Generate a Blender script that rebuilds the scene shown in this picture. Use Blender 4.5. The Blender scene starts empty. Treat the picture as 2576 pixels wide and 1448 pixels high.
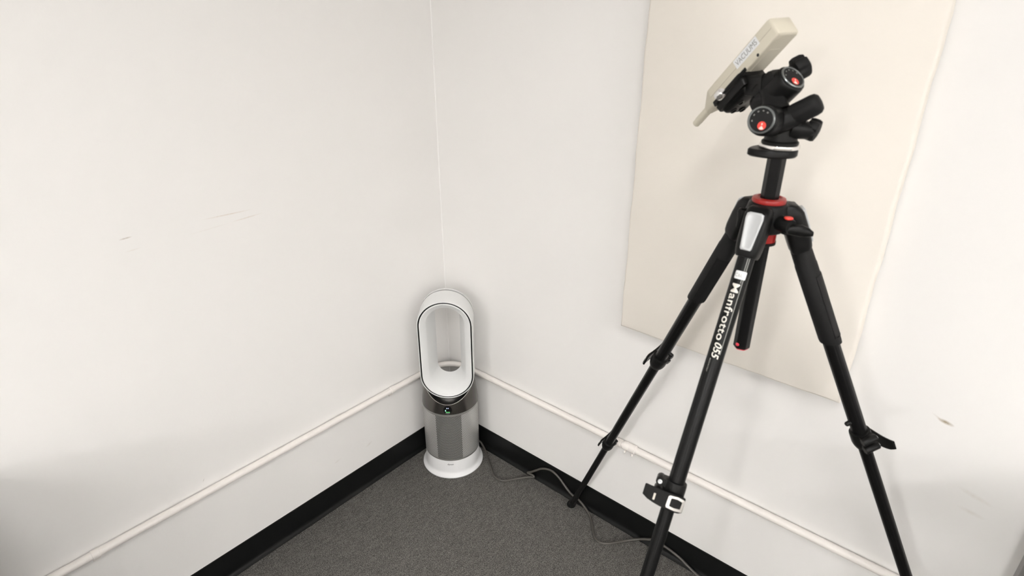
import bpy, bmesh, math, random
from mathutils import Vector as V, Matrix
import numpy as np
random.seed(7)
sc = bpy.context.scene
COL = sc.collection
PI = math.pi

# ------------------------------------------------------------------ camera
F = 1462.25
YAW, PITCH = math.radians(40.551), math.radians(24.672)
CAM = V((1.5876, -1.4428, 1.67))
FWD = V((-math.sin(YAW)*math.cos(PITCH), math.cos(YAW)*math.cos(PITCH), -math.sin(PITCH)))
RGT = FWD.cross(V((0, 0, 1))).normalized()
UPV = RGT.cross(FWD)
cd = bpy.data.cameras.new('camera'); cam = bpy.data.objects.new('camera', cd); COL.objects.link(cam)
cd.sensor_fit = 'HORIZONTAL'; cd.sensor_width = 36; cd.lens = F*36/2576
cd.clip_start = 0.02
cam.matrix_world = Matrix(((RGT.x, UPV.x, -FWD.x, CAM.x), (RGT.y, UPV.y, -FWD.y, CAM.y), (RGT.z, UPV.z, -FWD.z, CAM.z), (0, 0, 0, 1)))
cd.dof.use_dof = True; cd.dof.focus_distance = 2.2; cd.dof.aperture_fstop = 4.6
sc.camera = cam

# ------------------------------------------------------------------ world, exposure
w = bpy.data.worlds.new('world'); sc.world = w; w.use_nodes = True
w.node_tree.nodes['Background'].inputs[0].default_value = (.9, .95, 1, 1)
w.node_tree.nodes['Background'].inputs[1].default_value = 0.05
sc.view_settings.view_transform = 'Standard'; sc.view_settings.look = 'None'
sc.view_settings.gamma = 1; sc.view_settings.use_curve_mapping = False
sc.view_settings.exposure = 0.0
# unseen ceiling lamps: centre x, centre y, strength
LAMPS = [(1.78, -1.75, (.70, .10)), (4.10, -1.75, (.95, .40)), (6.42, -1.75, (2.4, 1.8)),
         (1.78, -4.20, (.70, .60)), (4.10, -4.20, (.50, .80)), (6.42, -4.20, (2.0, 2.0)),
         (1.78, -6.65, (5.0, 2.0)), (4.10, -6.65, (2.0, 2.0)), (6.42, -6.65, (2.5, 2.5))]  # farther rows added to even out the light on the walls
DOWN_LIGHT = 31.0
LAMP_COL = (1.0, .985, .965)
CEIL, LAMPZ = 2.95, 2.60
UP_LIGHT = 25.5
RX, RY = 7.6, -8.4

# ------------------------------------------------------------------ materials
MATS = {}
def nt(m): return m.node_tree.nodes, m.node_tree.links
def mat(name, col, rough=.5, metal=0., spec=.5, emit=None, es=0., coat=0.):
    if name in MATS: return MATS[name]
    m = bpy.data.materials.new(name); m.use_nodes = True
    b = m.node_tree.nodes['Principled BSDF']
    b.inputs['Base Color'].default_value = (*col, 1); b.inputs['Roughness'].default_value = rough
    b.inputs['Metallic'].default_value = metal; b.inputs['Specular IOR Level'].default_value = spec
    b.inputs['Coat Weight'].default_value = coat
    if emit:
        b.inputs['Emission Color'].default_value = (*emit, 1); b.inputs['Emission Strength'].default_value = es
    MATS[name] = m; return m
def grain(m, scale, strength, dist=.002, detail=3, colamt=0., stretch=None):
    N, L = nt(m); b = N['Principled BSDF']
    tc = N.new('ShaderNodeTexCoord'); no = N.new('ShaderNodeTexNoise')
    no.inputs['Scale'].default_value = scale; no.inputs['Detail'].default_value = detail
    src = tc.outputs['Object']
    if stretch:
        mp = N.new('ShaderNodeMapping'); mp.inputs['Scale'].default_value = stretch
        L.new(src, mp.inputs['Vector']); src = mp.outputs[0]
    L.new(src, no.inputs['Vector'])
    bp = N.new('ShaderNodeBump'); bp.inputs['Strength'].default_value = strength; bp.inputs['Distance'].default_value = dist
    L.new(no.outputs['Fac'], bp.inputs['Height']); L.new(bp.outputs[0], b.inputs['Normal'])
    if colamt:
        c = b.inputs['Base Color'].default_value
        mx = N.new('ShaderNodeMix'); mx.data_type = 'RGBA'
        mx.inputs[6].default_value = tuple(c[i]*(1-colamt) for i in range(3))+(1,)
        mx.inputs[7].default_value = tuple(min(1, c[i]*(1+colamt)) for i in range(3))+(1,)
        L.new(no.outputs['Fac'], mx.inputs[0]); L.new(mx.outputs[2], b.inputs['Base Color'])
    return m
def scuffs(m, items):
    """stains on a painted wall: (centre, rotation xyz, half sizes, colour, amount)"""
    N, L = nt(m); b = N['Principled BSDF']
    tc = N.new('ShaderNodeTexCoord')
    prev = b.inputs['Base Color'].links[0].from_socket if b.inputs['Base Color'].links else None
    no = N.new('ShaderNodeTexNoise'); no.inputs['Scale'].default_value = 90; L.new(tc.outputs['Object'], no.inputs['Vector'])
    for cen, rot, half, col, amt in items:
        mp = N.new('ShaderNodeMapping'); mp.vector_type = 'TEXTURE'
        mp.inputs['Location'].default_value = cen; mp.inputs['Rotation'].default_value = rot; mp.inputs['Scale'].default_value = half
        L.new(tc.outputs['Object'], mp.inputs['Vector'])
        g = N.new('ShaderNodeTexGradient'); g.gradient_type = 'SPHERICAL'; L.new(mp.outputs[0], g.inputs[0])
        mu = N.new('ShaderNodeMath'); mu.operation = 'MULTIPLY'; L.new(g.outputs['Fac'], mu.inputs[0]); L.new(no.outputs['Fac'], mu.inputs[1])
        m2 = N.new('ShaderNodeMath'); m2.operation = 'MULTIPLY'; m2.use_clamp = True; L.new(mu.outputs[0], m2.inputs[0]); m2.inputs[1].default_value = amt*2
        mx = N.new('ShaderNodeMix'); mx.data_type = 'RGBA'; L.new(m2.outputs[0], mx.inputs[0])
        if prev: L.new(prev, mx.inputs[6])
        else: mx.inputs[6].default_value = b.inputs['Base Color'].default_value
        mx.inputs[7].default_value = (*col, 1); prev = mx.outputs[2]
    L.new(prev, b.inputs['Base Color'])

WALLC = (.850, .834, .817)
wall_l = grain(mat('wall paint left', WALLC, .55, spec=.3), 140, .12, .001)
wall_r = grain(mat('wall paint right', WALLC, .55, spec=.3), 140, .12, .001)
wall_o = mat('wall paint far', WALLC, .6, spec=.3)
TAN = (.55, .42, .30)
scuffs(wall_l, [
    ((0, -.785, 1.188), (math.radians(-1), 0, 0), (.2, .075, .0022), TAN, .42),
    ((0, -.735, 1.167), (math.radians(3), 0, 0), (.2, .05, .002), TAN, .38),
    ((0, -.84, 1.161), (math.radians(3), 0, 0), (.2, .06, .0018), TAN, .14),
    ((0, -1.038, 1.188), (math.radians(3), 0, 0), (.2, .016, .0025), (.30, .22, .15), .65),
    ((0, -1.03, 1.155), (math.radians(4), 0, 0), (.2, .02, .002), TAN, .2),
    ((0, -.44, .18), (math.radians(20), 0, 0), (.2, .02, .006), (.6, .55, .48), .3),
    ((0, -.58, .19), (math.radians(10), 0, 0), (.2, .02, .005), (.6, .55, .48), .25),
    ((0, -1.02, .41), (math.radians(60), 0, 0), (.2, .008, .0015), (.4, .36, .33), .5),
])
scuffs(wall_r, [
    ((1.639, 0, .849), (0, math.radians(12), 0), (.018, .2, .006), (.35, .29, .2), .9),
    ((1.625, 0, .853), (0, math.radians(30), 0), (.02, .2, .003), (.5, .42, .33), .4),
    ((1.735, 0, .69), (0, math.radians(15), 0), (.04, .2, .008), (.6, .54, .46), .25),
    ((1.74, 0, .645), (0, math.radians(8), 0), (.03, .2, .007), (.6, .54, .46), .25),
    ((.98, 0, .24), (0, 0, 0), (.003, .2, .002), (.15, .12, .1), .9),
    ((1.0, 0, .235), (0, 0, 0), (.003, .2, .002), (.15, .12, .1), .9),
])
ceil_m = mat('ceiling tile', (.85, .84, .825), .8)
base_m = grain(mat('black vinyl base', (.0035, .0037, .0037), .4, spec=.25), 30, .06, .001)
base_toe = mat('black vinyl base toe', (.016, .016, .016), .5)
pipe_m = grain(mat('painted conduit', (.84, .80, .765), .42, spec=.4), 60, .05, .001)
caulk_m = mat('caulk bead', (.855, .84, .825), .5)
# carpet
carpet = mat('grey carpet', (.1, .1, .1), .95, spec=.1)
N, L = nt(carpet); b = N['Principled BSDF']
tc = N.new('ShaderNodeTexCoord')
n1 = N.new('ShaderNodeTexNoise'); n1.inputs['Scale'].default_value = 340; n1.inputs['Detail'].default_value = 2; n1.inputs['Roughness'].default_value = .75
mp = N.new('ShaderNodeMapping'); mp.inputs['Rotation'].default_value = (0, 0, math.radians(38)); mp.inputs['Scale'].default_value = (1, .32, 1)
n2 = N.new('ShaderNodeTexNoise'); n2.inputs['Scale'].default_value = 95; n2.inputs['Detail'].default_value = 2
n3 = N.new('ShaderNodeTexVoronoi'); n3.inputs['Scale'].default_value = 420
L.new(tc.outputs['Object'], n1.inputs['Vector']); L.new(tc.outputs['Object'], mp.inputs['Vector']); L.new(mp.outputs[0], n2.inputs['Vector']); L.new(tc.outputs['Object'], n3.inputs['Vector'])
ma = N.new('ShaderNodeMath'); ma.operation = 'MULTIPLY_ADD'; L.new(n2.outputs['Fac'], ma.inputs[0]); ma.inputs[1].default_value = .18; L.new(n1.outputs['Fac'], ma.inputs[2])
mb_ = N.new('ShaderNodeMath'); mb_.operation = 'MULTIPLY_ADD'; L.new(n3.outputs['Color'], mb_.inputs[0]); mb_.inputs[1].default_value = .22; L.new(ma.outputs[0], mb_.inputs[2])
cr = N.new('ShaderNodeValToRGB'); cr.color_ramp.elements[0].position = .42; cr.color_ramp.elements[0].color = (.026, .025, .023, 1)
cr.color_ramp.elements[1].position = .88; cr.color_ramp.elements[1].color = (.235, .225, .208, 1)
e = cr.color_ramp.elements.new(.66); e.color = (.093, .089, .083, 1)
L.new(mb_.outputs[0], cr.inputs[0]); L.new(cr.outputs[0], b.inputs['Base Color'])
bp = N.new('ShaderNodeBump'); bp.inputs['Strength'].default_value = .8; bp.inputs['Distance'].default_value = .004
L.new(mb_.outputs[0], bp.inputs['Height']); L.new(bp.outputs[0], b.inputs['Normal'])
# panel fabric
fabric = mat('cream fabric', (.855, .808, .742), .95, spec=.1)
N, L = nt(fabric); b = N['Principled BSDF']; tc = N.new('ShaderNodeTexCoord')
w1 = N.new('ShaderNodeTexWave'); w1.bands_direction = 'Z'; w1.inputs['Scale'].default_value = 260; w1.inputs['Distortion'].default_value = 2
w2 = N.new('ShaderNodeTexWave'); w2.bands_direction = 'X'; w2.inputs['Scale'].default_value = 260; w2.inputs['Distortion'].default_value = 2
nn = N.new('ShaderNodeTexNoise'); nn.inputs['Scale'].default_value = 220
for q in (w1, w2, nn): L.new(tc.outputs['Object'], q.inputs['Vector'])
ad = N.new('ShaderNodeMath'); L.new(w1.outputs['Fac'], ad.inputs[0]); L.new(w2.outputs['Fac'], ad.inputs[1])
ad2 = N.new('ShaderNodeMath'); ad2.operation = 'MULTIPLY_ADD'; L.new(nn.outputs['Fac'], ad2.inputs[0]); ad2.inputs[1].default_value = 2; L.new(ad.outputs[0], ad2.inputs[2])
bp = N.new('ShaderNodeBump'); bp.inputs['Strength'].default_value = .22; bp.inputs['Distance'].default_value = .0012
L.new(ad2.outputs[0], bp.inputs['Height']); L.new(bp.outputs[0], b.inputs['Normal'])

white_pl = mat('white gloss plastic', (.80, .805, .80), .32, spec=.5)
base_white = mat('white satin plastic', (.82, .82, .825), .35)
slot_m = mat('black slot', (.003, .003, .003), .35)
nickel = mat('dark nickel', (.10, .094, .086), .27, metal=.85)
nickel_highlight = mat('nickel rim highlight', (.42, .41, .39), .25, metal=.9)  # lighter colour paints the highlight along the collar edge
bowl_m = mat('dark satin bowl', (.055, .053, .05), .38, metal=.5)
grille_m = mat('silver perforated shell', (.44, .435, .42), .40, metal=.75)
liner_d = mat('dark filter', (.012, .012, .012), .8)
liner_w = mat('white filter', (.95, .95, .95), .7)
chrome = mat('chrome', (.82, .82, .82), .12, metal=1)
scr_m = mat('display glass', (.004, .004, .005), .08)
ic_w = mat('icon white', (.5, .55, .7), .5, emit=(.65, .75, 1), es=.9)
ic_c = mat('icon cyan', (.4, .6, .65), .5, emit=(.55, .85, .9), es=.6)
ic_g = mat('icon green', (.1, .5, .15), .5, emit=(.12, .68, .18), es=.7)
ink_d = mat('dark grey ink', (.06, .06, .06), .5)
ink_l = mat('faint grey ink', (.5, .5, .5), .5)
cable_m = mat('grey cable', (.062, .057, .05), .45)
blk_metal = mat('black anodised', (.0040, .0040, .0040), .30, spec=.16)
blk_plast = grain(mat('black plastic', (.0050, .0050, .0049), .40, spec=.17), 400, .06, .0004)
blk_rubber = grain(mat('black rubber', (.0065, .0065, .0065), .62, spec=.2), 500, .12, .0004)
silver = mat('satin silver', (.62, .63, .64), .32, metal=.55)
tab_m = mat('silver grey plastic', (.47, .48, .485), .32, metal=.1)
alu = mat('bright aluminium', (.78, .76, .74), .2, metal=1)
red_m = mat('red anodised', (.24, .007, .006), .3, spec=.35)
red_p = mat('red plastic', (.72, .045, .03), .35)
pink_p = mat('pink red plastic', (.75, .05, .08), .3)
lett_w = mat('white lettering', (.72, .69, .63), .5)
lett_g = mat('grey lettering', (.28, .28, .26), .4)
stick_m = mat('white sticker', (.74, .75, .755), .45)
stick_ink = mat('pale sticker ink', (.30, .30, .30), .6)
stick_ink2 = mat('grey sticker ink', (.22, .22, .22), .6)
beige = grain(mat('beige plastic', (.57, .53, .435), .5), 500, .06, .0004)
beige_d = mat('beige seam', (.36, .33, .27), .6)
dark_hole = mat('dark hole', (.01, .01, .01), .7)
table_m = mat('grey laminate', (.30, .29, .275), .45)
table_l = mat('grey table leg', (.20, .19, .185), .5)

# ------------------------------------------------------------------ mesh helpers
class MB:
    def __init__(s): s.v = []; s.f = []
    def add(s, vs, fs):
        o = len(s.v); s.v += [tuple(x) for x in vs]; s.f += [tuple(o+i for i in f) for f in fs]
    def rings(s, rs, close=False, cap=True):
        n = len(rs[0]); o = len(s.v)
        for r in rs: s.v += [tuple(p) for p in r]
        m = len(rs)
        for i in range(m if close else m-1):
            a = o+i*n; c = o+((i+1) % m)*n
            for j in range(n):
                k = (j+1) % n
                s.f.append((a+j, a+k, c+k, c+j))
        if cap and not close:
            s.f.append(tuple(o+j for j in range(n))[::-1]); s.f.append(tuple(o+(m-1)*n+j for j in range(n)))
    def lathe(s, prof, org=V((0, 0, 0)), ax=V((0, 0, 1)), n=40, mod=None, cap=True):
        ax = V(ax).normalized(); x = perp(ax); y = ax.cross(x); org = V(org)
        rs = []
        for r, h in prof:
            rs.append([org+ax*h+(x*math.cos(t)+y*math.sin(t))*(r*(mod(t, h) if mod else 1)) for t in [2*PI*k/n for k in range(n)]])
        s.rings(rs, cap=cap)
    def box(s, c, X, Y, Z, hx, hy, hz):
        c, X, Y, Z = V(c), V(X), V(Y), V(Z)
        vs = [c+X*(hx*a)+Y*(hy*b_)+Z*(hz*d) for d in (-1, 1) for b_ in (-1, 1) for a in (-1, 1)]
        s.add(vs, [(0, 2, 3, 1), (4, 5, 7, 6), (0, 1, 5, 4), (2, 6, 7, 3), (0, 4, 6, 2), (1, 3, 7, 5)])
    def abox(s, lo, hi):
        c = (V(lo)+V(hi))/2; h = (V(hi)-V(lo))/2
        s.box(c, (1, 0, 0), (0, 1, 0), (0, 0, 1), h.x, h.y, h.z)
    def tube(s, pts, r, n=12, cap=True):
        pts = [V(p) for p in pts]; rs = []; x = None
        for i, p in enumerate(pts):
            d = (pts[min(i+1, len(pts)-1)]-pts[max(i-1, 0)]).normalized()
            x = perp(d) if x is None else (x-d*x.dot(d)).normalized()
            y = d.cross(x)
            rs.append([p+(x*math.cos(t)+y*math.sin(t))*r for t in [2*PI*k/n for k in range(n)]])
        s.rings(rs, cap=cap)
    def ribbon(s, pts, hdir, hh, nrm, th):
        """curved plate: path pts, half height along hdir (list or value), thickness along normals"""
        rs = []
        for i, p in enumerate(pts):
            h = hh[i] if isinstance(hh, (list, tuple)) else hh
            up, dn = h if isinstance(h, (list, tuple)) else (h, h)
            p = V(p); n_ = V(nrm[i])
            rs.append([p-hdir*dn-n_*th/2, p+hdir*up-n_*th/2, p+hdir*up+n_*th/2, p-hdir*dn+n_*th/2])
        s.rings(rs)
def perp(a):
    a = V(a); t = V((0, 0, 1)) if abs(a.z) < .9 else V((1, 0, 0))
    return a.cross(t).normalized()
def obj(name, mb, material, parent=None, smooth=40, bevel=0, seg=2, org=None, weld=True):
    me = bpy.data.meshes.new(name)
    vs = mb.v if org is None else [(x-org[0], y-org[1], z-org[2]) for x, y, z in mb.v]
    me.from_pydata(vs, [], mb.f)
    bm = bmesh.new(); bm.from_mesh(me)
    if weld: bmesh.ops.remove_doubles(bm, verts=bm.verts, dist=1e-6)
    bmesh.ops.recalc_face_normals(bm, faces=bm.faces); bm.to_mesh(me); bm.free()
    return link(name, me, material, parent, smooth, bevel, seg)
def link(name, me, material, parent=None, smooth=40, bevel=0, seg=2):
    me.materials.clear(); me.materials.append(material)
    if smooth:
        me.shade_smooth(); me.set_sharp_from_angle(angle=math.radians(smooth))
    o = bpy.data.objects.new(name, me); COL.objects.link(o); o.parent = parent
    if bevel:
        m = o.modifiers.new('bevel', 'BEVEL'); m.width = bevel; m.segments = seg; m.limit_method = 'ANGLE'; m.angle_limit = math.radians(35)
        if hasattr(m, 'harden_normals'): m.harden_normals = False
    return o
def empty(name, loc, rz=0):
    o = bpy.data.objects.new(name, None); COL.objects.link(o); o.location = loc; o.rotation_euler = (0, 0, rz); o.empty_display_size = .05
    return o
def tag(o, label, cat, group=None):
    o['label'] = label; o['category'] = cat
    if group: o['group'] = group
    return o
def struct(o): o['kind'] = 'structure'; return o
def text_mesh(s, size, fatten=0, width=None, shear=0, spacing=1.0):
    c = bpy.data.curves.new('t', 'FONT'); c.body = s; c.size = size; c.align_x = 'CENTER'; c.align_y = 'CENTER'; c.offset = fatten
    c.resolution_u = 4; c.shear = shear; c.space_character = spacing
    o = bpy.data.objects.new('t', c); COL.objects.link(o)
    dg = bpy.context.evaluated_depsgraph_get(); dg.update()
    me = bpy.data.meshes.new_from_object(o.evaluated_get(dg))
    bpy.data.objects.remove(o); bpy.data.curves.remove(c)
    xs = [v.co.x for v in me.vertices]; ys = [v.co.y for v in me.vertices]
    cx, cy = (min(xs)+max(xs))/2, (min(ys)+max(ys))/2
    k = width/(max(xs)-min(xs)) if width else 1
    for v in me.vertices: v.co.x = (v.co.x-cx)*k; v.co.y -= cy
    return me
def slice_mesh(me, axis, step):
    bm = bmesh.new(); bm.from_mesh(me)
    cs = [v.co[axis] for v in bm.verts]; a = min(cs)+step/2
    nrm = V((1, 0, 0)) if axis == 0 else V((0, 1, 0))
    while a < max(cs):
        bmesh.ops.bisect_plane(bm, geom=bm.verts[:]+bm.edges[:]+bm.faces[:], plane_co=nrm*a, plane_no=nrm); a += step
    bm.to_mesh(me); bm.free(); return me
def map_mesh(me, fn):
    for v in me.vertices: v.co = fn(v.co.x, v.co.y)
    me.update(); return me
def rect_mesh(w_, h_, nx=1, ny=1, rad=0):
    me = bpy.data.meshes.new('r'); bm = bmesh.new()
    if rad:
        pts = []
        for sx, sy, a0 in ((1, 1, 0), (-1, 1, 90), (-1, -1, 180), (1, -1, 270)):
            for k in range(5):
                a = math.radians(a0+k*22.5); pts.append((sx*(w_/2-rad)+rad*math.cos(a), sy*(h_/2-rad)+rad*math.sin(a), 0))
        bm.faces.new([bm.verts.new(p) for p in pts])
    else:
        bm.faces.new([bm.verts.new(p) for p in ((-w_/2, -h_/2, 0), (w_/2, -h_/2, 0), (w_/2, h_/2, 0), (-w_/2, h_/2, 0))])
    bm.to_mesh(me); bm.free()
    if ny > 1: slice_mesh(me, 1, h_/ny)
    if nx > 1: slice_mesh(me, 0, w_/nx)
    return me
def spline(pts, n=8):
    P = [V(p) for p in pts]; out = []
    for i in range(len(P)-1):
        p0 = P[max(i-1, 0)]; p1 = P[i]; p2 = P[i+1]; p3 = P[min(i+2, len(P)-1)]
        for k in range(n):
            t = k/n
            out.append(.5*((2*p1)+(p2-p0)*t+(2*p0-5*p1+4*p2-p3)*t*t+(3*p1-p0-3*p2+p3)*t**3))
    out.append(P[-1]); return out

# ------------------------------------------------------------------ room shell
T = .12
def slab(name, lo, hi, m):
    b_ = MB(); b_.abox(lo, hi); return struct(obj(name, b_, m, smooth=0))
slab('floor', (-T, RY-T, -.1), (RX+T, T, 0), carpet)
slab('ceiling', (-T, RY-T, CEIL), (RX+T, T, CEIL+.1), ceil_m)
slab('wall_left', (-T, RY-T, 0), (0, 0, CEIL), wall_l)
slab('wall_right', (-T, 0, 0), (RX+T, T, CEIL), wall_r)
slab('wall_back', (0, RY-T, 0), (RX, RY, CEIL), wall_o)
slab('wall_far', (RX, RY-T, 0), (RX+T, 0, CEIL), wall_o)
# cove base: (distance from wall, height)
prof = [(0, 0), (.0155, 0), (.0155, .002), (.0125, .0042), (.0085, .0075), (.0058, .013), (.0045, .021), (.0042, .095), (.0034, .0995), (.001, .1005), (0, .1005)]
def cove(name, fn, t0, t1):
    b_ = MB(); b_.rings([[fn(t, d, h) for d, h in prof] for t in (t0, t1)])
    return struct(obj(name, b_, base_m, smooth=50))
cove('baseboard_left', lambda t, d, h: (d, -t, h), 0, 8.4)
cove('baseboard_right', lambda t, d, h: (t, -d, h), 0, 7.6)
b_ = MB(); b_.rings([[(0, 0, z), (.0024, 0, z), (.0010, -.0010, z), (0, -.0024, z)] for z in (.1, CEIL)])
struct(obj('trim_1', b_, caulk_m, smooth=60))

# ------------------------------------------------------------------ ceiling lights
for i, (x, y, st) in enumerate(LAMPS):
    t = empty('ceiling_light', (x, y, CEIL))
    tag(t, 'unseen long hanging ceiling lamp, '+('nearest', 'second', 'farthest')[i//3]+' row from the panelled wall, '+('nearest', 'second', 'farthest')[i % 3]+' from the left wall', 'lamp', 'ceiling lamps')
    lamp_m = mat('lit diffuser %d' % i, (.9, .9, .9), .6, emit=LAMP_COL, es=DOWN_LIGHT*st[0]); lamp_u = mat('added uplight fill %d' % i, (.9, .9, .9), .6, emit=LAMP_COL, es=UP_LIGHT*st[1])
    f = MB(); zl = LAMPZ-CEIL
    for lo, hi in (((-.17, -.62, zl), (-.15, .62, zl+.06)), ((.15, -.62, zl), (.17, .62, zl+.06)), ((-.15, -.62, zl), (.15, -.60, zl+.06)), ((-.15, .60, zl), (.15, .62, zl+.06))): f.abox(lo, hi)
    obj('frame', f, ceil_m, t, smooth=0)
    d = MB(); d.abox((-.15, -.60, zl+.008), (.15, .60, zl+.014)); obj('diffuser', d, lamp_m, t, smooth=0)
    d = MB(); d.abox((-.15, -.60, zl+.046), (.15, .60, zl+.052)); obj('added_uplight', d, lamp_u, t, smooth=0)  # glowing top added to soften contrast by lighting the ceiling
    for sy in (-.5, .5):
        d = MB(); d.tube([(0, sy, zl+.05), (0, sy, -.001)], .006, 8); obj('hanger', d, silver, t)

# ------------------------------------------------------------------ acoustic panel
PX0, PX1, PZ0, PZ1, PD = .826, 1.434, .829, 2.048, .05
panel = empty('acoustic_panel', (PX0, 0, PZ0)); tag(panel, 'tall cream fabric-wrapped acoustic panel hung on the right wall behind the tripod', 'panel')
b_ = MB(); nx, nz = 24, 40
def wob(i, j): return .0012*math.sin(i*1.9+j*.7)+.0008*math.sin(j*1.3)
pw, ph = PX1-PX0, PZ1-PZ0
rings = []
for (ins, y) in ((0, -.010), (0, -PD+.008), (.002, -PD+.003), (.007, -PD)):
    r = []
    per = [(ins+(pw-2*ins)*k/nx, ins) for k in range(nx)]+[(pw-ins, ins+(ph-2*ins)*k/nz) for k in range(nz)]+[(pw-ins-(pw-2*ins)*k/nx, ph-ins) for k in range(nx)]+[(ins, ph-ins-(ph-2*ins)*k/nz) for k in range(nz)]
    for k, (x, z) in enumerate(per):
        wv = .0011*math.sin(k*.9)+.0007*math.sin(k*2.3+1)
        onx = k < nx or nx+nz <= k < 2*nx+nz
        r.append((x+(0 if onx else wv), y, z+(wv*.6 if onx else 0)))
    rings.append(r)
b_.rings(rings)
obj('fabric_face', b_, fabric, panel, smooth=50)
b_ = MB(); b_.abox((.03, -.012, .03), (pw-.03, -.004, ph-.03)); obj('backing_board', b_, table_l, panel, smooth=0)

# ------------------------------------------------------------------ conduit
PR, PO, PH = .0117, .0130, .3735
pipe = empty('conduit_pipe', (PO, -PO, PH)); tag(pipe, 'thin white painted conduit running along both walls and bending round the corner', 'pipe')
RB = .105
path = [(PO, -3.6, PH), (PO, -2, PH), (PO, -PO-RB, PH)]
path += [(PO+RB-RB*math.cos(a), -PO-RB+RB*math.sin(a), PH) for a in [PI/2*k/12 for k in range(1, 12)]]
path += [(PO+RB, -PO, PH), (2, -PO, PH), (4.6, -PO, PH)]
b_ = MB(); b_.tube(path, PR, 20); obj('pipe_run', b_, pipe_m, pipe, org=pipe.location)
def strap(along, P0):
    """one-hole strap: along = pipe direction, P0 on the pipe axis"""
    al = V(along); out = V((1, 0, 0)) if abs(al.y) > .5 else V((0, -1, 0)); z = V((0, 0, 1)); P0 = V(P0)
    b_ = MB(); w_ = .009
    pts, nr = [], []
    for k in range(13):
        a = math.radians(200-220*k/12)
        n_ = out*math.sin(a)+z*math.cos(a)*-1
        pts.append(P0+n_*(PR+.0012)); nr.append(n_)
    b_.ribbon(pts, al, w_, nr, .0026)
    flat = P0-out*(PO-.0025)-z*(PR+.009)
    b_.box(flat, al, out, z, w_, .0022, .0085)
    o = obj('strap', b_, pipe_m, pipe, org=pipe.location, bevel=.0006)
    s_ = MB(); s_.lathe([(.0035, 0), (.0032, .002), (.001, .0028)], flat+out*.002-z*.001, out, 12); obj('screw', s_, pipe_m, o, org=pipe.location)
strap((0, 1, 0), (PO, -.317, PH)); strap((0, 1, 0), (PO, -1.319, PH)); strap((1, 0, 0), (.846, -PO, PH)); strap((1, 0, 0), (2.3, -PO, PH))
b_ = MB(); b_.lathe([(PR, 0), (PR+.0035, .001), (PR+.0035, .020), (PR+.0028, .0215), (PR+.0028, .0245), (PR+.0035, .026), (PR+.0035, .045), (PR, .046)], (.861, -PO, PH), (1, 0, 0), 24)
cp = obj('coupling', b_, pipe_m, pipe, org=pipe.location)
for x in (.871, .897):
    s_ = MB(); s_.lathe([(.0032, 0), (.0032, .006), (.0045, .0062), (.0045, .010), (.003, .0105)], (x, -PO-.006, PH-PR-.0005), (0, -.35, -1), 10); obj('set_screw', s_, pipe_m, cp, org=pipe.location)

# ------------------------------------------------------------------ tower fan
fan = empty('tower_fan', (.149, -.1405, 0), math.radians(41.35)); tag(fan, 'white bladeless tower fan with an oval loop and silver perforated base in the corner', 'fan')
b_ = MB(); b_.lathe([(.118, 0), (.1225, .001), (.124, .0035), (.1235, .0065), (.120, .0095), (.1145, .0125), (.1110, .0180), (.1098, .026), (.1093, .074), (.1085, .0775), (.104, .079)], n=96); obj('base', b_, base_white, fan, smooth=35)
me = slice_mesh(text_mesh('dyson', .0105, .0001, width=.0245), 0, .003)
R_ = .1100
map_mesh(me, lambda x, y: V((R_*math.sin(x/R_), -R_*math.cos(x/R_), .0605+y))); link('base_lettering', me, ink_d, fan, smooth=0)
# perforated shell
GR, NC = .1098, 126
z0, z1 = .086, .2935
rows = 38; pz = (z1-z0)/rows; pa = 2*PI/NC; hr = .00165
b_ = MB()
for i in range(rows):
    zc = z0+(i+.5)*pz; off = .5*pa*(i % 2)
    for j in range(NC):
        a = j*pa+off; vs = []
        for k in range(8):
            t = k*PI/4+PI/8
            da = hr/GR*math.cos(t)*1.0; vs.append((GR*math.cos(a+da), GR*math.sin(a+da), zc+hr*math.sin(t)))
        for k, (ex, ez) in enumerate(((1, .45), (.45, 1), (-.45, 1), (-1, .45), (-1, -.45), (-.45, -1), (.45, -1), (1, -.45))):
            vs.append((GR*math.cos(a+ex*pa/2), GR*math.sin(a+ex*pa/2), zc+ez*pz/2))
        cs = [(GR*math.cos(a+sx*pa/2), GR*math.sin(a+sx*pa/2), zc+sz*pz/2) for sx, sz in ((1, 1), (-1, 1), (-1, -1), (1, -1))]
        o_ = len(vs); vs += cs
        fs = [(k, 8+k, 8+(k+1) % 8, (k+1) % 8) for k in range(8)]
        fs += [(8, o_, 9), (10, o_+1, 11), (12, o_+2, 13), (14, o_+3, 15)]
        b_.add(vs, fs)
b_.lathe([(GR-.0002, .0795), (GR, .080), (GR, z0)], n=126, cap=False)
b_.lathe([(GR, z1), (GR+.0004, z1+.002), (GR+.0007, .3025), (GR-.001, .3035)], n=126, cap=False)
obj('perforated_shell', b_, grille_m, fan, smooth=60, weld=False)
def sector(a0, a1, r):
    b_ = MB(); n = 24
    pr = [math.radians(a0+(a1-a0)*k/n) for k in range(n+1)]
    b_.v = [(r*math.sin(a), -r*math.cos(a), z) for z in (.080, .300) for a in pr]
    b_.f = [(k, k+1, n+1+k+1, n+1+k) for k in range(n)]; return b_
obj('filter', sector(-27, 27, GR-.0012), liner_d, fan); obj('filter', sector(27, 110, GR-.0005), liner_w, fan); obj('filter', sector(-110, -27, GR-.0005), liner_w, fan); obj('filter', sector(110, 250, GR-.0012), liner_d, fan)
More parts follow.
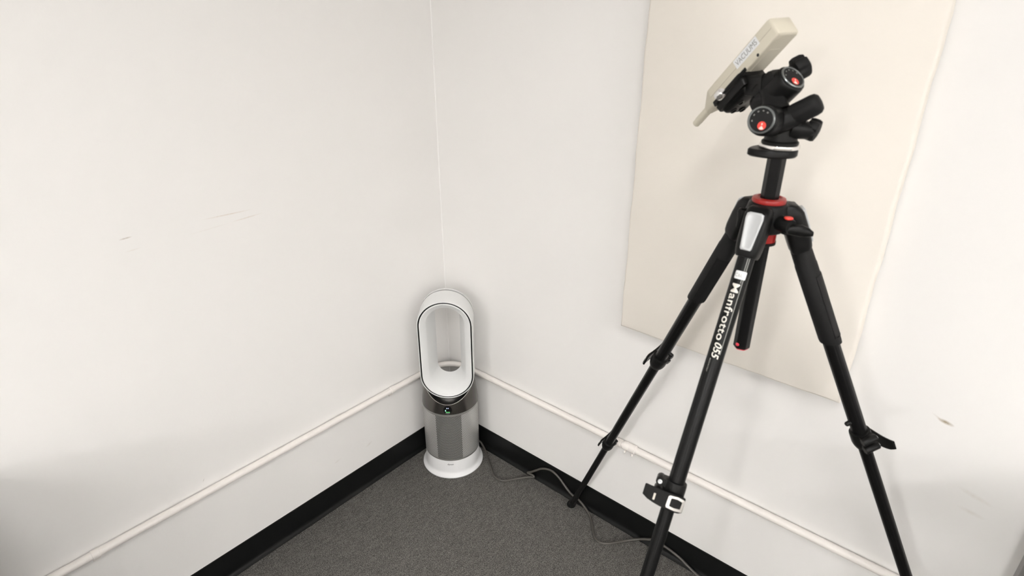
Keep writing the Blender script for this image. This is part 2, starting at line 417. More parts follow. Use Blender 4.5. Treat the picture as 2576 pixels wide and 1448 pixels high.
# collar with scooped rim
def ztop(a): return .346+.056*math.sin(a)**2
def rad(z): return .1108-.0125*max(0, (z-.303)/.097)**1.3
def collar_ring(fr, inset=0, dz=0, n=96):
    out = []
    for k in range(n):
        a = 2*PI*k/n; z = .3035+(ztop(a)-.3035)*fr+dz; r = rad(z)-inset; out.append((r*math.sin(a), -r*math.cos(a), z))
    return out
b_ = MB(); b_.rings([collar_ring(0), collar_ring(.25), collar_ring(.5), collar_ring(.75), collar_ring(.985)], cap=False); col_ = obj('collar', b_, nickel, fan, smooth=70)
b_ = MB(); b_.rings([collar_ring(.985), collar_ring(1, .0005), collar_ring(1, .0022)], cap=False); obj('collar_rim', b_, nickel_highlight, col_, smooth=70)
def bowl_ring(r, z, n=96): return [(r*math.sin(2*PI*k/n), -r*math.cos(2*PI*k/n), z) for k in range(n)]
b_ = MB(); b_.rings([collar_ring(1, .0022), collar_ring(.7, .008), bowl_ring(.088, .330), bowl_ring(.075, .331), bowl_ring(.05, .333)], cap=False); obj('bowl', b_, bowl_m, col_, smooth=70)
b_ = MB(); b_.lathe([(.070, .325), (.066, .340), (.060, .3465), (.040, .3500)], n=48); obj('swivel_neck', b_, bowl_m, fan)
# display
DZ, DR = .3245, .0165
def on_collar(x, y, lift=.0006):
    z = DZ+y; r = rad(z)+lift; a = x/r; return V((r*math.sin(a), -r*math.cos(a), z))
def disc_mesh(r, n=32):
    me = bpy.data.meshes.new('d'); bm = bmesh.new(); bm.faces.new([bm.verts.new((r*math.cos(2*PI*k/n), r*math.sin(2*PI*k/n), 0)) for k in range(n)]); bm.to_mesh(me); bm.free(); return slice_mesh(me, 0, r/6)
scr = link('display', map_mesh(disc_mesh(DR), lambda x, y: on_collar(x, y)), scr_m, fan, smooth=60)
def icon(pts, m, name='display_icon'):
    b_ = MB(); b_.add([on_collar(x, y, .0011) for x, y in pts], [tuple(range(len(pts)))]); obj(name, b_, m, scr, smooth=0)
icon([(-.0045, .0105), (-.0012, .0085), (-.0012, .0075), (-.0045, .0058)], ic_w); icon([(.0036, .0105), (.0004, .0087), (.0004, .0072), (.0036, .0058)], ic_w)
icon([(-.0105, -.0015), (-.0085, .0008), (-.0068, .0012), (-.0068, -.0045), (-.0095, -.0045)], ic_c)
icon([(-.0068, .003), (-.0060, .003), (-.0058, -.0090), (-.0068, -.0098)], ic_g); icon([(-.0060, -.0076), (.0085, -.0072), (.0085, -.0096), (-.0065, -.0098)], ic_g)
icon([(-.0095, -.0118), (.0095, -.0118), (.007, -.0145), (0, -.0160), (-.007, -.0145)], mat('display lower lens', (.12, .12, .12), .3))
# loop
def stad(w_, zt, zb, y, n=28):
    p = []
    for k in range(n+1):
        a = PI*k/n; p.append((w_*math.cos(a), y, zt-w_+w_*math.sin(a)))
    for k in range(n+1):
        a = PI+PI*k/n; p.append((w_*math.cos(a), y, zb+w_+w_*math.sin(a)))
    return p
LP = [(.0935, .7520, .3550, -.0600), (.0935, .7520, .3550, -.0635), (.0920, .7505, .3565, -.0650), (.0900, .7485, .3580, -.0648), (.0720, .7290, .3720, -.0470), (.0690, .7270, .3755, -.0400), (.0475, .7300, .3960, .0330), (.0465, .7330, .3985, .0440), (.0500, .7380, .3950, .0470),
      (.0960, .7600, .3530, .0480), (.1005, .7645, .3490, .0450), (.1015, .7650, .3480, .0350), (.1008, .7643, .3487, .0345), (.1008, .7643, .3487, .0255), (.1016, .7640, .3478, .0250), (.1020, .7625, .3470, -.0400), (.1018, .7610, .3470, -.0600), (.1008, .7595, .3480, -.0650), (.0995, .7580, .3492, -.0655), (.0986, .7572, .3500, -.0640), (.0985, .7570, .3502, -.0600)]
b_ = MB(); b_.rings([stad(*q) for q in LP], cap=False); loop = obj('air_loop', b_, white_pl, fan, smooth=24)
b_ = MB(); b_.rings([stad(.0990, .7575, .3497, -.0605), stad(.0930, .7515, .3555, -.0605)], cap=False); obj('air_slot', b_, slot_m, loop, smooth=60)
b_ = MB(); b_.rings([stad(.10085, .76435, .34865, .0343), stad(.10125, .76475, .34825, .0343), stad(.10125, .76475, .34825, .0257), stad(.10085, .76435, .34865, .0257)], close=True); obj('rear_trim', b_, mat('grey chrome', (.42, .43, .43), .15, metal=1), loop, smooth=60)
# faint line of print along the lower lip
me = slice_mesh(text_mesh('Air Multiplier technology', .0042, 0, width=.046), 0, .004)
def lip(x, y):
    d = (y+.0022)/.006
    w_ = .0855; zb = .3615; yy = -.0605+0*d
    f_ = .25+.14*d
    w_ = .0900+(.0720-.0900)*f_; zb = .3580+(.3720-.3580)*f_; yy = -.0648+(.0470*-1+.0648)*f_
    a = x/w_; return V((w_*math.sin(a), yy-.0004, zb+w_-w_*math.cos(a)+.0003))
link('loop_lettering', map_mesh(me, lip), ink_l, loop, smooth=0)

# ------------------------------------------------------------------ power cable
cpts = [(.16, -.03, .034), (.185, -.018, .030), (.205, -.019, .018), (.232, -.031, .0065), (.27, -.058, .0045), (.308, -.082, .0045), (.345, -.107, .0045), (.378, -.116, .0045), (.405, -.105, .0045), (.432, -.067, .0045), (.458, -.034, .0052), (.476, -.022, .0085), (.486, -.0205, .0130), (.480, -.0195, .0180), (.464, -.0205, .0165), (.455, -.0200, .0175), (.468, -.0165, .0260), (.490, -.0128, .045), (.515, -.0100, .066), (.545, -.0095, .080), (.570, -.0095, .0830), (.600, -.0100, .0715), (.632, -.0120, .0485), (.664, -.0155, .0320), (.700, -.0160, .0250), (.735, -.0225, .0120), (.768, -.040, .0048), (.800, -.074, .0045), (.823, -.100, .0045), (.846, -.114, .0045), (.872, -.108, .0045), (.905, -.073, .0045), (.930, -.040, .0050), (.955, -.0210, .0115), (.985, -.014, .0270), (1.02, -.011, .0400), (1.10, -.012, .0300), (1.18, -.021, .0080), (1.3, -.03, .0045), (1.5, -.035, .0045)]
b_ = MB(); b_.tube(spline(cpts, 8), .0047, 12)
cab = obj('power_cable', b_, cable_m); tag(cab, 'dark grey power cable looping along the baseboard from the fan towards the tripod', 'cable')

# ------------------------------------------------------------------ tripod
TC = V((1.28195, -.3827, 0))
tri = empty('tripod', TC); tag(tri, 'tall black camera tripod with a geared head, red accents and white lettering', 'tripod')
def tobj(name, mb, m, parent=tri, **k): return obj(name, mb, m, parent, org=TC, **k)
AZ0 = 2.61971
HZ = 1.3444
TILT = {0: .45122, 1: .41107, 2: .45376}
def hexprof(n_=6, r=.0155, bev=.0025):
    pts = []
    for k in range(n_):
        a = 2*PI*k/n_+.25
        for s_ in (-1, 1): pts.append((r*math.cos(a+s_*.09), r*math.sin(a+s_*.09)))
    return pts
col = MB(); hp_ = hexprof(); col.rings([[TC+V((x, y, z)) for x, y in hp_] for z in (1.086, 1.462)])
co = tobj('center_column', col, blk_metal, smooth=25)
b_ = MB(); b_.rings([[TC+V((x*k, y*k, z)) for x, y in hp_] for k, z in ((1.0, 1.0862), (1.01, 1.084), (.98, 1.0815), (.85, 1.080))]); tobj('end_cap', b_, blk_plast, co, smooth=25)
b_ = MB(); b_.rings([[TC+V((x*k, y*k, z)) for x, y in hp_] for k, z in ((.86, 1.0803), (.84, 1.0785))]); tobj('red_underside', b_, pink_p, co, smooth=25)
dl = (-RGT*.8-FWD*.6); dl.z = 0; dl.normalize()
b_ = MB(); b_.lathe([(.0038, 0), (.0036, .0022), (.002, .0035)], TC+V((0, 0, 1.0905))+dl*.0135, dl, 16); tobj('red_button', b_, pink_p, co)

# spider casting
sp = MB()
sp.lathe([(.020, 1.322), (.034, 1.326), (.036, 1.334), (.0365, 1.362), (.034, 1.371), (.0335, 1.376), (.030, 1.378), (.022, 1.378)], TC, n=48)
AX = []
for k, s_ in enumerate((0, 1, -1)):
    a = AZ0+s_*2*PI/3; o_ = V((math.cos(a), math.sin(a), 0)); t_ = V((-math.sin(a), math.cos(a), 0)); AX.append((a, o_, t_))
    sp.box(TC+o_*.036+V((0, 0, 1.3505)), o_, t_, V((0, 0, 1)), .022, .0165, .0155)
spider = tobj('spider', sp, blk_plast, bevel=.004, seg=3)
b_ = MB(); b_.lathe([(.0175, 1.3775), (.0285, 1.3775), (.0292, 1.381), (.0275, 1.3855), (.0215, 1.387), (.0185, 1.384)], TC, n=48); tobj('red_ring', b_, red_m, spider)
b_ = MB(); b_.lathe([(.0235, 1.306), (.0238, 1.330)], TC, n=40); tobj('red_sleeve', b_, red_m, spider)
b_ = MB(); b_.lathe([(.021, 1.2995), (.0247, 1.301), (.0247, 1.306), (.023, 1.3065)], TC, n=40); tobj('sleeve_ring', b_, blk_plast, spider)
# locking knob between front and right legs
kd = (AX[1][1]+AX[2][1]).normalized()
kp = TC+kd*.036+V((0, 0, 1.349))
b_ = MB(); b_.lathe([(.0135, 0), (.0135, .022), (.0115, .026)], kp, kd, 24)
b_.lathe([(.0080, -.014), (.0088, -.002), (.0088, .0115), (.0075, .0125)], kp+kd*.016, V((0, 0, 1)), 20)
tobj('knob_boss', b_, blk_plast, spider)
b_ = MB(); b_.lathe([(.0072, 0), (.0076, .0015), (.0068, .003), (.003, .0036)], kp+kd*.016+V((0, 0, .0123)), V((0, 0, 1)), 24); tobj('red_button', b_, red_p, spider)
kt = V((-kd.y, kd.x, 0))
b_ = MB()
wd = (kt*.75+kd*.55+V((0, 0, -.12))).normalized(); wn = V((0, 0, 1)); ws = wd.cross(wn).normalized()
rs = []
for s_, hw, hh in ((0, .007, .006), (.010, .010, .009), (.022, .013, .0105), (.034, .0115, .008), (.042, .005, .004)):
    c = kp+kd*.026+V((0, 0, -.006))+wd*(s_-.006)+wn*(.004*math.sin(s_*60))
    rs.append([c+ws*(hw*math.cos(q))*.55+wn*(hh*math.sin(q)) for q in [2*PI*k/14 for k in range(14)]])
b_.rings(rs); tobj('wing_knob', b_, blk_plast, spider)
# screws and small loop on the casting top
for k in range(3):
    o_ = AX[k][1]; b_ = MB(); b_.lathe([(.0048, 0), (.0045, .0012), (.002, .0014)], TC+o_*.041+V((0, 0, 1.3745)), V((0, 0, 1)), 16); tobj('screw', b_, silver, spider)
ld = (AX[0][1]*.5+AX[1][1]*.85).normalized(); lt = V((-ld.y, ld.x, 0))
b_ = MB(); p0 = TC+ld*.034+V((0, 0, 1.362))
b_.tube(spline([p0-lt*.008, p0+ld*.012-lt*.010+V((0, 0, .003)), p0+ld*.020-lt*.004, p0+ld*.022+lt*.001+V((0, 0, -.012)), p0+ld*.023+lt*.002+V((0, 0, -.026))], 5), .0026, 8)
tobj('strap_hook', b_, blk_plast, spider)

def rrect(c, X, Y, hx, hy, r, n=4):
    out = []
    for sx, sy, a0 in ((1, 1, 0), (-1, 1, 90), (-1, -1, 180), (1, -1, 270)):
        for k in range(n+1):
            a = math.radians(a0+90*k/n); out.append(c+X*(sx*(hx-r)+r*math.cos(a))+Y*(sy*(hy-r)+r*math.sin(a)))
    return out
def leg(k):
    a, o0, t0 = AX[k]; tl = TILT[k]
    top = TC+o0*.045+V((0, 0, HZ)); foot = TC+o0*(.045+HZ*math.tan(tl))
    Ln = (foot-top).length; u = (foot-top)/Ln; o = (o0-u*o0.dot(u)).normalized(); t = t0
    P = lambda s_: top+u*s_
    D = lambda ph: o*math.cos(math.radians(ph))+t*math.sin(math.radians(ph))
    def tubeprof(r):
        n = 48
        def f(q):
            g = 0
            for gq in (20, 60, 100, 140, 200, 240, 280, 320):
                d = abs((math.degrees(q)-gq+180) % 360-180)
                if d < 5: g = .00035
            return r-g
        return f
    def tubemesh(r, s0, s1):
        b_ = MB(); n = 96; f = tubeprof(r)
        b_.rings([[P(s_)+(o*math.cos(2*PI*j/n)+t*math.sin(2*PI*j/n))*f(2*PI*j/n) for j in range(n)] for s_ in (s0, s1)]); return b_
    L1, L2 = .50, .972
    lg = tobj('leg', tubemesh(.0147, .03, L1+.012), blk_metal, smooth=50)
    tobj('middle_tube', tubemesh(.0124, L1, L2+.01), blk_metal, lg, smooth=50)
    tobj('lower_tube', tubemesh(.0102, L2, Ln-.026), blk_metal, lg, smooth=50)
    b_ = MB(); fo = foot
    e_ = P(Ln-.032)
    b_.lathe([(.0115, 0), (.0125, .004), (.0128, .016), (.0150, .020)], e_, u, 28); 
    b_.lathe([(.010, .0005), (.0150, .001), (.0165, .004), (.0160, .009), (.0125, .015)], V((foot.x, foot.y, 0)), V((0, 0, 1)), 28)
    tobj('foot', b_, blk_rubber, lg)
    # shoulder casting
    b_ = MB(); rs = []
    for s_, co_, ho, ht in ((-.034, -.004, .010, .016), (-.028, .000, .0155, .0205), (-.014, .003, .0190, .0222), (.012, .002, .0200, .0222), (.040, .001, .0195, .0208), (.053, 0, .0185, .0190), (.058, 0, .0165, .0170)):
        rs.append(rrect(P(s_)+o*co_, o, t, ho, ht, min(ho, ht)*.55, 5))
    b_.rings(rs); sh = tobj('shoulder', b_, blk_plast, lg, smooth=45)
    b_ = MB(); rs = []
    for lift, ins in ((.0, 0), (.0038, 0), (.0050, .0012), (.0052, .0035), (.0046, .0045)):
        ring = []
        for s_, ht in ((-.019+ins, .0095-ins), (-.0165+ins, .0140-ins), (-.008, .0150-ins), (.030, .0112-ins), (.044-ins, .0100-ins), (.047-ins, .0080-ins)):
            base = .0225+(.0200-.0225)*(s_+.02)/.07
            ring.append((s_, ht, base-.002+lift))
        pts = [P(s_)+o*h_+t*w_ for s_, w_, h_ in ring]+[P(s_)+o*h_-t*w_ for s_, w_, h_ in ring[::-1]]
        rs.append(pts)
    b_.rings(rs); tobj('release_tab', b_, tab_m, lg, smooth=35)
    if k != 1:
        b_ = MB(); gl = .255 if k == 0 else .262
        rs = []
        n = 40
        for s_, r in ((.0565, .0165), (.0575, .0182), (.088, .0185), (.089, .0192), (gl-.006, .0193), (gl-.001, .0188), (gl, .0165)):
            rs.append([P(s_+(.006*math.cos(2*PI*j/n) if s_ > .2 else 0))+(o*math.cos(2*PI*j/n)+t*math.sin(2*PI*j/n))*r for j in range(n)])
        b_.rings(rs); gp = tobj('grip', b_, blk_rubber, lg, smooth=35)
        b_ = MB(); vp = -28 if k == 2 else 150     # raised pad on the grip sleeve
        rs = []
        for lift, ins in ((-.0006, 0), (.0009, .0004), (.0012, .002)):
            ring = []
            for j in range(9): q = vp-42+ins*900+(84-ins*1800)*j/8; ring.append(P(.112+ins)+D(q)*(.0193+lift))
            for j in range(9): q = vp+42-ins*900-(84-ins*1800)*j/8; ring.append(P(gl-.012-ins)+D(q)*(.0193+lift))
            rs.append(ring)
        b_.rings(rs); tobj('grip_pad', b_, blk_rubber, gp, smooth=35)
    # flip locks
    for s0, sc_ in ((L1, 1.0), (L2, .84)):
        R0 = .0147*sc_+.0002
        b_ = MB(); b_.lathe([(R0*1.0, -.014), (R0+.0046, -.013), (R0+.0052, -.008), (R0+.0052, .010), (R0+.0036, .018), (R0+.0006, .026), (R0*.86, .0275)], P(s0-.004), u, 36)
        ep = -72
        for ds in (-.010, .010):
            c = P(s0+ds*sc_)+D(ep)*(R0+.0125*sc_)
            b_.lathe([(.0066*sc_, -.0150*sc_), (.0076*sc_, -.0135*sc_), (.0076*sc_, .0135*sc_), (.0066*sc_, .0150*sc_)], c, D(ep+90), 18)
            b_.box(P(s0+ds*sc_)+D(ep)*(R0+.005), D(ep), D(ep+90), u, .009*sc_, .0125*sc_, .0065*sc_)
        clampo = tobj('leg_lock', b_, blk_plast, lg, smooth=40)
        for ds in (-.010, .010):
            c = P(s0+ds*sc_)+D(ep)*(R0+.0125*sc_)+D(ep+90)*.0150*sc_
            b_ = MB(); b_.lathe([(.0042*sc_, 0), (.0042*sc_, .0012), (.0028*sc_, .0018), (.0010, .0012)], c, D(ep+90), 18); tobj('bolt', b_, silver, clampo)
        # lever: wraps the tube then leaves it towards the free tip
        pts, nr, hs = [], [], []
        n0, t0d = D(20), D(110); dirn = -t0d
        for x_, ex in ((.0225, -.0042), (.0165, -.0022), (.0090, -.0006), (.0010, 0), (-.0075, .0004), (-.0185, .0010), (-.0300, .0020), (-.0410, .0034), (-.0510, .0052)):
            pts.append(P(s0+.014*sc_)+n0*(R0+.0108*sc_+ex*sc_)+t0d*(x_*sc_)); nr.append((n0+t0d*(x_*sc_*9)).normalized())
        hh = [(.0140, .0130), (.0165, .0150), (.0170, .0155), (.0168, .0155), (.0160, .0155), (.0145, .0155), (.0120, .0160), (.0085, .0170), (.002, .0185)]
        hs = [(x*sc_, y*sc_) for x, y in hh]
        b_ = MB(); b_.ribbon(pts, u, hs, nr, .0052*sc_)
        lev = tobj('lever', b_, blk_plast, clampo, smooth=45, bevel=.0012)
        # bright frame inlaid on the lever
        fr = MB(); q = 3.1*sc_/1000
        def LP_(x, y):   # x 0..1 along first five path points, y in metres along the leg
            f_ = x*4; i_ = min(int(f_), 3); g_ = f_-i_
            return pts[i_].lerp(pts[i_+1], g_)+nr[i_].lerp(nr[i_+1], g_)*.0032*sc_+u*(y*sc_)
        outer = [LP_(x, y) for x, y in ((.03, -.0095), (.05, .0115), (.09, .0128), (.5, .0132), (.96, .0115), (1.0, .0085), (.98, -.0100), (.9, -.0122), (.5, -.0135), (.12, -.0110))]
        inner = [LP_(x, y) for x, y in ((.20, -.0055), (.22, .0065), (.25, .0075), (.55, .0082), (.80, .0075), (.83, .0060), (.82, -.0070), (.78, -.0082), (.5, -.0090), (.25, -.0070))]
        up_ = [p+D(20)*.0008 for p in outer]; ui = [p+D(20)*.0008 for p in inner]
        fr.rings([outer, up_, ui, inner], cap=False)
        tobj('lever_frame', fr, alu, clampo, smooth=30)
        c = pts[6]+nr[6]*.0028*sc_
        fr = MB(); fr.box(c, u, dirn, nr[6], .0062*sc_, .0018*sc_, .0006); tobj('lever_window', fr, mat('pale window', (.6, .56, .5), .5), clampo, bevel=.0004)
    # small index nub above the first lock
    b_ = MB(); b_.lathe([(.0050, 0), (.0050, .008), (.0036, .010)], P(L1-.047)+D(-155)*.0140, D(-155), 14); tobj('nub', b_, blk_plast, lg)
    if k == 1:
        R1 = .0149
        def on_tube(s_c, ph_c, lift=.0002):
            def f(x, y):
                return P(s_c+x)-TC+D(ph_c+math.degrees(y/R1))*(R1+lift)
            return f
        PHT = 9
        def letter(txt, s0, s1, size, fat, m, ph, name, shear=0, sp=1.0):
            me = slice_mesh(text_mesh(txt, size, fat, width=s1-s0, shear=shear, spacing=sp), 1, .0022)
            link(name, map_mesh(me, on_tube((s0+s1)/2, ph, .0003)), m, lg, smooth=0)
        letter('Manfrotto', .1065, .2105, .0182, .00022, lett_w, PHT-3, 'leg_lettering', sp=1.08)
        letter('055', .2150, .2440, .0178, .0003, lett_w, PHT+2, 'leg_lettering', shear=.25)
        letter('MADE IN ITALY', .2450, .2700, .0034, .00005, lett_g, PHT-22, 'leg_lettering')
        st_ = link('sticker', map_mesh(rect_mesh(.0145, .0195, 1, 10, .0018), on_tube(.0905, PHT+5, .0004)), stick_m, lg, smooth=60)
        me = text_mesh('C6L', .0085, 0, width=.0125); 
        for v in me.vertices: v.co.x, v.co.y = -v.co.y, v.co.x
        slice_mesh(me, 1, .0025)
        link('sticker_lettering', map_mesh(me, lambda x, y: on_tube(.0905, PHT+5, .0012)(x+.0005, y-.0025)), stick_ink, st_, smooth=0)
        for ph in (PHT+19, PHT+31):
            for sa, sb in ((.059, .0830), (.0980, .1045 if ph < 30 else .235)):
                link('silver_stripe', map_mesh(rect_mesh(sb-sa, .0011, 1, 1), on_tube((sa+sb)/2, ph)), lett_g, lg, smooth=0)
    return lg
for k in range(3): leg(k)

# ------------------------------------------------------------------ geared head
D0 = (TC+V((0, 0, 1.57))-CAM).dot(FWD)
def at(px, py, dt=0):
    return CAM+(FWD+RGT*((px-1288)/F)-UPV*((py-724)/F))*(D0-dt)
HT = (CAM-at(1950, 225)).normalized(); HR = (RGT-HT*RGT.dot(HT)).normalized(); HU = HT.cross(HR)
def dv(r, u, t): return (HR*r+HU*u+HT*t).normalized()
A = dv(.5466, .6576, .52); B = dv(.5515, -.7487, .367); S = B.cross(A).normalized()
Z = V((0, 0, 1))
# mounting plate on top of the column
hr_ = V((RGT.x, RGT.y, 0)).normalized(); ht_ = V((-FWD.x, -FWD.y, 0)).normalized()
b_ = MB(); ring = []
for k in range(40):
    q = 2*PI*k/40; p = hr_*.031*math.cos(q)+ht_*.031*math.sin(q)
    if math.cos(q) < 0: p = hr_*(-.0215+(-.031)*abs(math.cos(q))**.6*1.0)*abs(math.cos(q))**.35+ht_*.031*math.sin(q)*(1 if abs(math.cos(q)) < .3 else 1-.38*(abs(math.cos(q))-.3)/.7)
    ring.append(p)
b_.rings([[TC+p*k_+V((0, 0, z)) for p in ring] for k_, z in ((.93, 1.4595), (1.0, 1.4620), (1.0, 1.4700), (.95, 1.4725))])
head_plate = tobj('mounting_plate', b_, blk_plast, smooth=40)
b_ = MB(); b_.lathe([(.028, 1.4725), (.0325, 1.4735), (.0330, 1.4765), (.0325, 1.4795), (.0300, 1.4805)], TC, n=48); tobj('silver_ring', b_, alu, head_plate)
# lower body
n2 = dv(-.33, .08, .94); D2 = at(1915, 302, .022)
hb = MB()
hb.lathe([(.0300, 1.4805), (.0300, 1.4840), (.0265, 1.4870), (.0255, 1.5050), (.0235, 1.5200), (.016, 1.528)], TC, n=40)
hb.lathe([(.0215, -.002), (.0238, -.004), (.0248, -.010), (.0248, -.040), (.0225, -.062), (.016, -.070)], D2, n2, 40)
x2 = dv(.86, .40, -.32)
k1a = at(1966, 306, -.004)
hb.lathe([(.0175, -.012), (.0185, .006), (.0180, .026), (.0155, .034)], k1a, x2, 32)
hb.lathe([(.0150, 0), (.0160, .012), (.0140, .035), (.0125, .040)], at(1985, 322, -.010), dv(.9, -.12, -.35), 28)
# neck up to the tilt housing
pA, pB = at(1955, 285, -.016), at(1945, 232, -.022)
nx_ = dv(.95, 0, .2); ny_ = (pB-pA).normalized().cross(nx_).normalized(); nx_ = ny_.cross((pB-pA).normalized())
hb.rings([rrect(pA.lerp(pB, f_), nx_, ny_, hx, hy, .007) for f_, hx, hy in ((0, .0215, .021), (.3, .0200, .019), (.7, .0180, .017), (1.1, .0200, .018))])
D1 = at(1995, 194, .008)
hb.lathe([(.0222, -.0015), (.0248, -.0035), (.0258, -.010), (.0264, -.066), (.0245, -.076), (.018, -.080)], D1, A, 40)
# squared housing between barrel and clamp
hb.rings([rrect(D1-A*d_-B*.013, S, B, .0225, hb_, .008) for d_, hb_ in ((.012, .0150), (.020, .0190), (.048, .0200), (.060, .0170))])
head = tobj('geared_head', hb, blk_plast, smooth=45)
def dial(c, n_, up):
    n_ = n_.normalized(); y = (up-n_*up.dot(n_)).normalized(); x = y.cross(n_)
    b_ = MB(); b_.lathe([(.0185, -.002), (.0185, .0004)], c, n_, 40); d_ = tobj('dial', b_, mat('matte black dial', (.008, .008, .008), .6, spec=.2), head)
    b_ = MB(); b_.lathe([(.0185, -.001), (.0213, -.0018), (.0217, .0004), (.0206, .0014), (.0190, .0012), (.0184, .0002)], c, n_, 48, cap=False); tobj('dial_bezel', b_, mat('dark steel bezel', (.17, .18, .18), .28, metal=.8), head)
    e = c+x*.0030-y*.0085+n_*.0006
    b_ = MB(); b_.lathe([(.0068, 0), (.0068, .0004)], e, n_, 28); em = tobj('red_emblem', b_, red_p, head)
    b_ = MB()
    for q in (-30, -10, 10, 30):
        dd = -y*math.cos(math.radians(q))+x*math.sin(math.radians(q)); ss = dd.cross(n_)
        b_.add([e+n_*.0006+dd*.0002-ss*.0002, e+n_*.0006+dd*.0002+ss*.0002, e+n_*.0006+dd*.0060+ss*.0010, e+n_*.0006+dd*.0060-ss*.0010], [(0, 1, 2, 3)])
    for sx in (-1, 1): b_.add([e+n_*.0006+y*.0012+x*.0009*sx*0-x*.0011, e+n_*.0006+y*.0012+x*.0011, e+n_*.0006+y*.0042+x*.0008, e+n_*.0006+y*.0042-x*.0008], [(0, 1, 2, 3)]) if sx > 0 else None
    tobj('emblem_figure', b_, lett_w, head, smooth=0)
    for q, h_ in ((152, .0018), (120, .0020), (88, .0017), (58, .0022), (190, .0020)):
        p = c+n_*.0006+(x*math.cos(math.radians(q))+y*math.sin(math.radians(q)))*.0145
        rd = (x*math.cos(math.radians(q))+y*math.sin(math.radians(q))); tt = rd.cross(n_)
        b_ = MB()
        b_.add([p+rd*h_*.5-tt*.0012, p+rd*h_*.5+tt*.0012, p-rd*h_*.5+tt*.0012, p-rd*h_*.5-tt*.0012, p+rd*h_*.2-tt*.0005, p+rd*h_*.2+tt*.0005, p-rd*h_*.2+tt*.0005, p-rd*h_*.2-tt*.0005], [(0, 1, 5, 4), (1, 2, 6, 5), (2, 3, 7, 6), (3, 0, 4, 7)])
        tobj('dial_mark', b_, lett_g, head, smooth=0)
dial(D1, A, dv(.1, 1, -.5)); dial(D2, n2, Z)
# knobs
kc = at(2000, 288, .004)
b_ = MB(); b_.lathe([(.0135, -.006), (.0172, -.004), (.0178, .002), (.0176, .030), (.0163, .0365), (.0125, .0405), (.005, .042)], kc, dv(.84, .50, .22), 40, mod=lambda q, h: 1-(.05 if abs(((math.degrees(q) % 60)-30)) < 5 and h < .034 else 0)); tobj('knob', b_, blk_rubber, head, smooth=50)
def star(c, ax, r, th, name='knob'):
    b_ = MB(); b_.lathe([(r*.45, -th*.8), (r*.55, -th*.5), (r*.92, -th*.4), (r, -th*.2), (r, th*.25), (r*.9, th*.45), (r*.5, th*.55)], c, ax, 60, mod=lambda q, h: 1 if h < -th*.45 else 1-.17*max(0, math.cos(5*q))**2); return tobj(name, b_, blk_rubber, head, smooth=50)
star(at(2043, 326, -.012), dv(.84, -.28, .2), .0185, .020); star(at(2012, 171, -.022), dv(.62, .35, -.25), .0205, .024)
b_ = MB(); b_.lathe([(.011, 0), (.011, .03)], at(1990, 185, -.022), dv(.62, .35, -.25), 20); tobj('knob_shaft', b_, blk_plast, head)
# quick release clamp under the meter
TH, WD = .034, .045
MT = at(1972.5, 62, .004)
MA = lambda la: MT-A*la
cc = MA(.126)+S*.006+B*(TH/2+.0105)
b_ = MB(); b_.rings([rrect(cc+B*h_, A, S, ha, hs_, .006) for h_, ha, hs_ in ((-.0105, .040, .031), (-.003, .040, .032), (-.0028, .037, .029), (.002, .037, .029), (.0022, .039, .031), (.012, .037, .030))])
clp = tobj('quick_release_clamp', b_, blk_plast, head, smooth=35)
b_ = MB(); b_.rings([rrect(cc+B*h_-A*.003-S*.004, A, S, ha, hs_, .010) for h_, ha, hs_ in ((.011, .035, .028), (.017, .033, .026), (.021, .028, .020))])
for aa, ss in ((-.022, .012), (-.022, -.010), (.0, .014)): b_.lathe([(.0065, .020), (.0065, .0225), (.0045, .0228), (.0045, .0208)], cc-A*.003-S*.004+A*aa+S*ss, B, 16)
tobj('clamp_underside', b_, blk_metal, head, smooth=35)
# arm from clamp to housing
q0 = cc+B*.010+A*.028-S*.004; q1 = D1-A*.036-B*.016
ad_ = (q1-q0).normalized(); as_ = (S-ad_*S.dot(ad_)).normalized(); ab_ = ad_.cross(as_)
b_ = MB(); b_.rings([rrect(q0.lerp(q1, f_), as_, ab_, .024, hy, .006) for f_, hy in ((-.15, .016), (.5, .018), (1, .020))]); tobj('tilt_arm', b_, blk_plast, head, smooth=40)
b_ = MB(); b_.lathe([(.0068, -.006), (.0075, -.004), (.0075, .006), (.006, .008)], at(1811, 238, .020), A, 20); tobj('chrome_catch', b_, chrome, head)
b_ = MB(); b_.box(at(1846, 207, .030), A, S, B, .030, .0012, .0032); tobj('safety_lever', b_, blk_metal, head, bevel=.001)

# ------------------------------------------------------------------ sound level meter
met = empty('sound_level_meter', MA(.13)); tag(met, 'beige handheld sound level meter clamped at a slant on top of the tripod', 'meter')
MO = MA(.13)
def mobj(name, mb, m, parent=met, **k): return obj(name, mb, m, parent, org=MO, **k)
b_ = MB(); rs = []
for la, hs_, hb_, r in ((.000, .0215, .0150, .0035), (.0016, .0236, .0166, .0035), (.006, .0246, .0172, .003), (.170, .0246, .0172, .003), (.174, .0240, .0168, .003), (.2065, .0098, .0090, .006), (.210, .0085, .0085, .0075)):
    rs.append(rrect(MA(la)-S*.0016, S, B, hs_, hb_, r, 5))
b_.rings(rs); body = mobj('body', b_, beige, smooth=40)
b_ = MB(); b_.lathe([(.0078, .206), (.0078, .242), (.0070, .2455), (.0072, .2465), (.0072, .2515), (.0062, .253)], MT, -A, 28); mobj('microphone', b_, beige)
b_ = MB()
for la0, la1 in ((.006, .172),): b_.box(MA((la0+la1)/2)+S*.0230-B*.001, A, B, S, (la1-la0)/2, .0004, .0002)
mobj('seam', b_, beige_d, body, smooth=0)
b_ = MB(); b_.lathe([(.0028, 0), (.0028, .0004)], MA(.050)+S*.0229+B*.0140, S, 12); mobj('socket', b_, dark_hole, body)
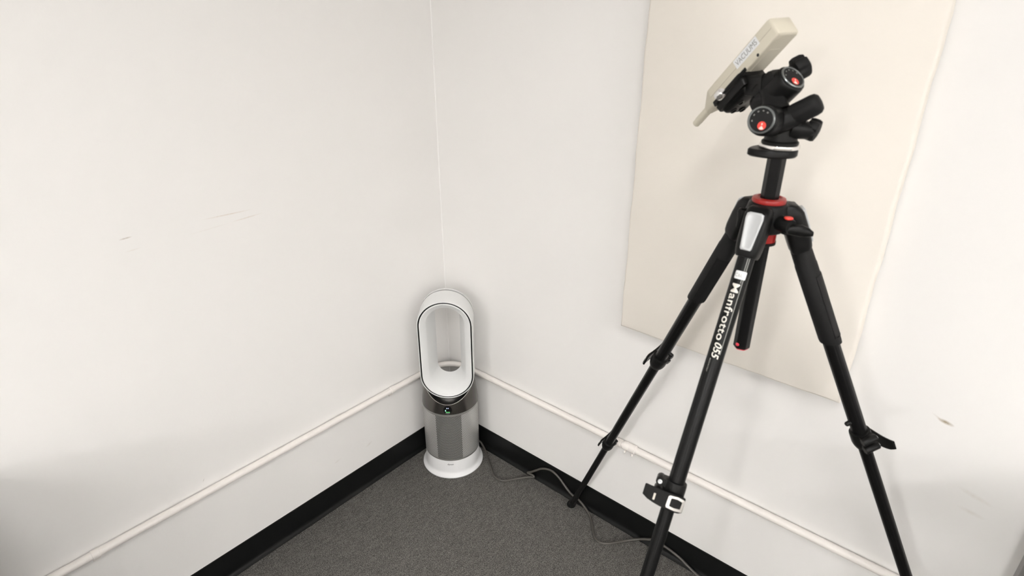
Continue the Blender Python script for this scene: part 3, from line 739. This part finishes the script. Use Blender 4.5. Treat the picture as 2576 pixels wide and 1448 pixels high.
b_ = MB(); b_.rings([rrect(MA(.075)+B*(.0172+h_)-S*.002, A, S, .040-i_, .014-i_, .003) for h_, i_ in ((-.0005, 0), (.0007, .0008))]); mobj('battery_cover', b_, beige, body, smooth=35)
sl, sb = .066, -.0060
me = rect_mesh(.060, .0165, 1, 1, .001)
map_mesh(me, lambda x, y: MA(sl)+A*x-B*(y-sb)+S*.0234-MO); stk = link('name_sticker', me, stick_m, met, smooth=0)
me = text_mesh('VACUUMS', .0135, 0, width=.053)
map_mesh(me, lambda x, y: MA(sl)+A*x-B*(y-sb)+S*.0237-MO); link('sticker_lettering', me, stick_ink2, stk, smooth=0)

# ------------------------------------------------------------------ grey table at the right edge (only a leg shows) and unseen cabinet added to shade the left wall
TX, TY, TW, TDp, THh = 1.831, -.10, 1.2, .62, .83
tab = empty('work_table', (TX+TW/2, TY-TDp/2, 0)); tag(tab, 'grey work table by the right wall, one leg at the lower right edge', 'table')
b_ = MB(); b_.abox((-TW/2, -TDp/2, THh-.03), (TW/2, TDp/2, THh)); obj('table_top', b_, table_m, tab, bevel=.002)
for sx in (-1, 1):
    for sy in (-1, 1):
        b_ = MB(); x = sx*(TW/2-.02); y = sy*(TDp/2-.02); b_.abox((x-.02, y-.02, 0), (x+.02, y+.02, THh-.03)); obj('leg', b_, table_l, tab, bevel=.002)
cbx = empty('added_shade_cabinet', (.29, -1.855, 0)); tag(cbx, 'unseen low dark cabinet added to shade the lower left wall', 'cabinet')
b_ = MB(); b_.abox((-.24, -.34, .03), (.24, .34, .74)); obj('body', b_, base_toe, cbx, bevel=.003)
b_ = MB(); b_.abox((-.25, -.35, .74), (.25, .35, .765)); obj('cabinet_top', b_, base_toe, cbx, bevel=.002)
b_ = MB(); b_.abox((-.22, -.32, 0), (.22, .32, .03)); obj('plinth', b_, base_m, cbx, smooth=0)
for sy in (-1, 1):
    b_ = MB(); b_.abox((.24, sy*.17-.165, .05), (.258, sy*.17+.165, .725)); d = obj('door', b_, table_l, cbx, bevel=.002)
    b_ = MB(); b_.abox((.258, sy*.04-.006, .42), (.28, sy*.04+.006, .54)); obj('handle', b_, silver, d, bevel=.002)
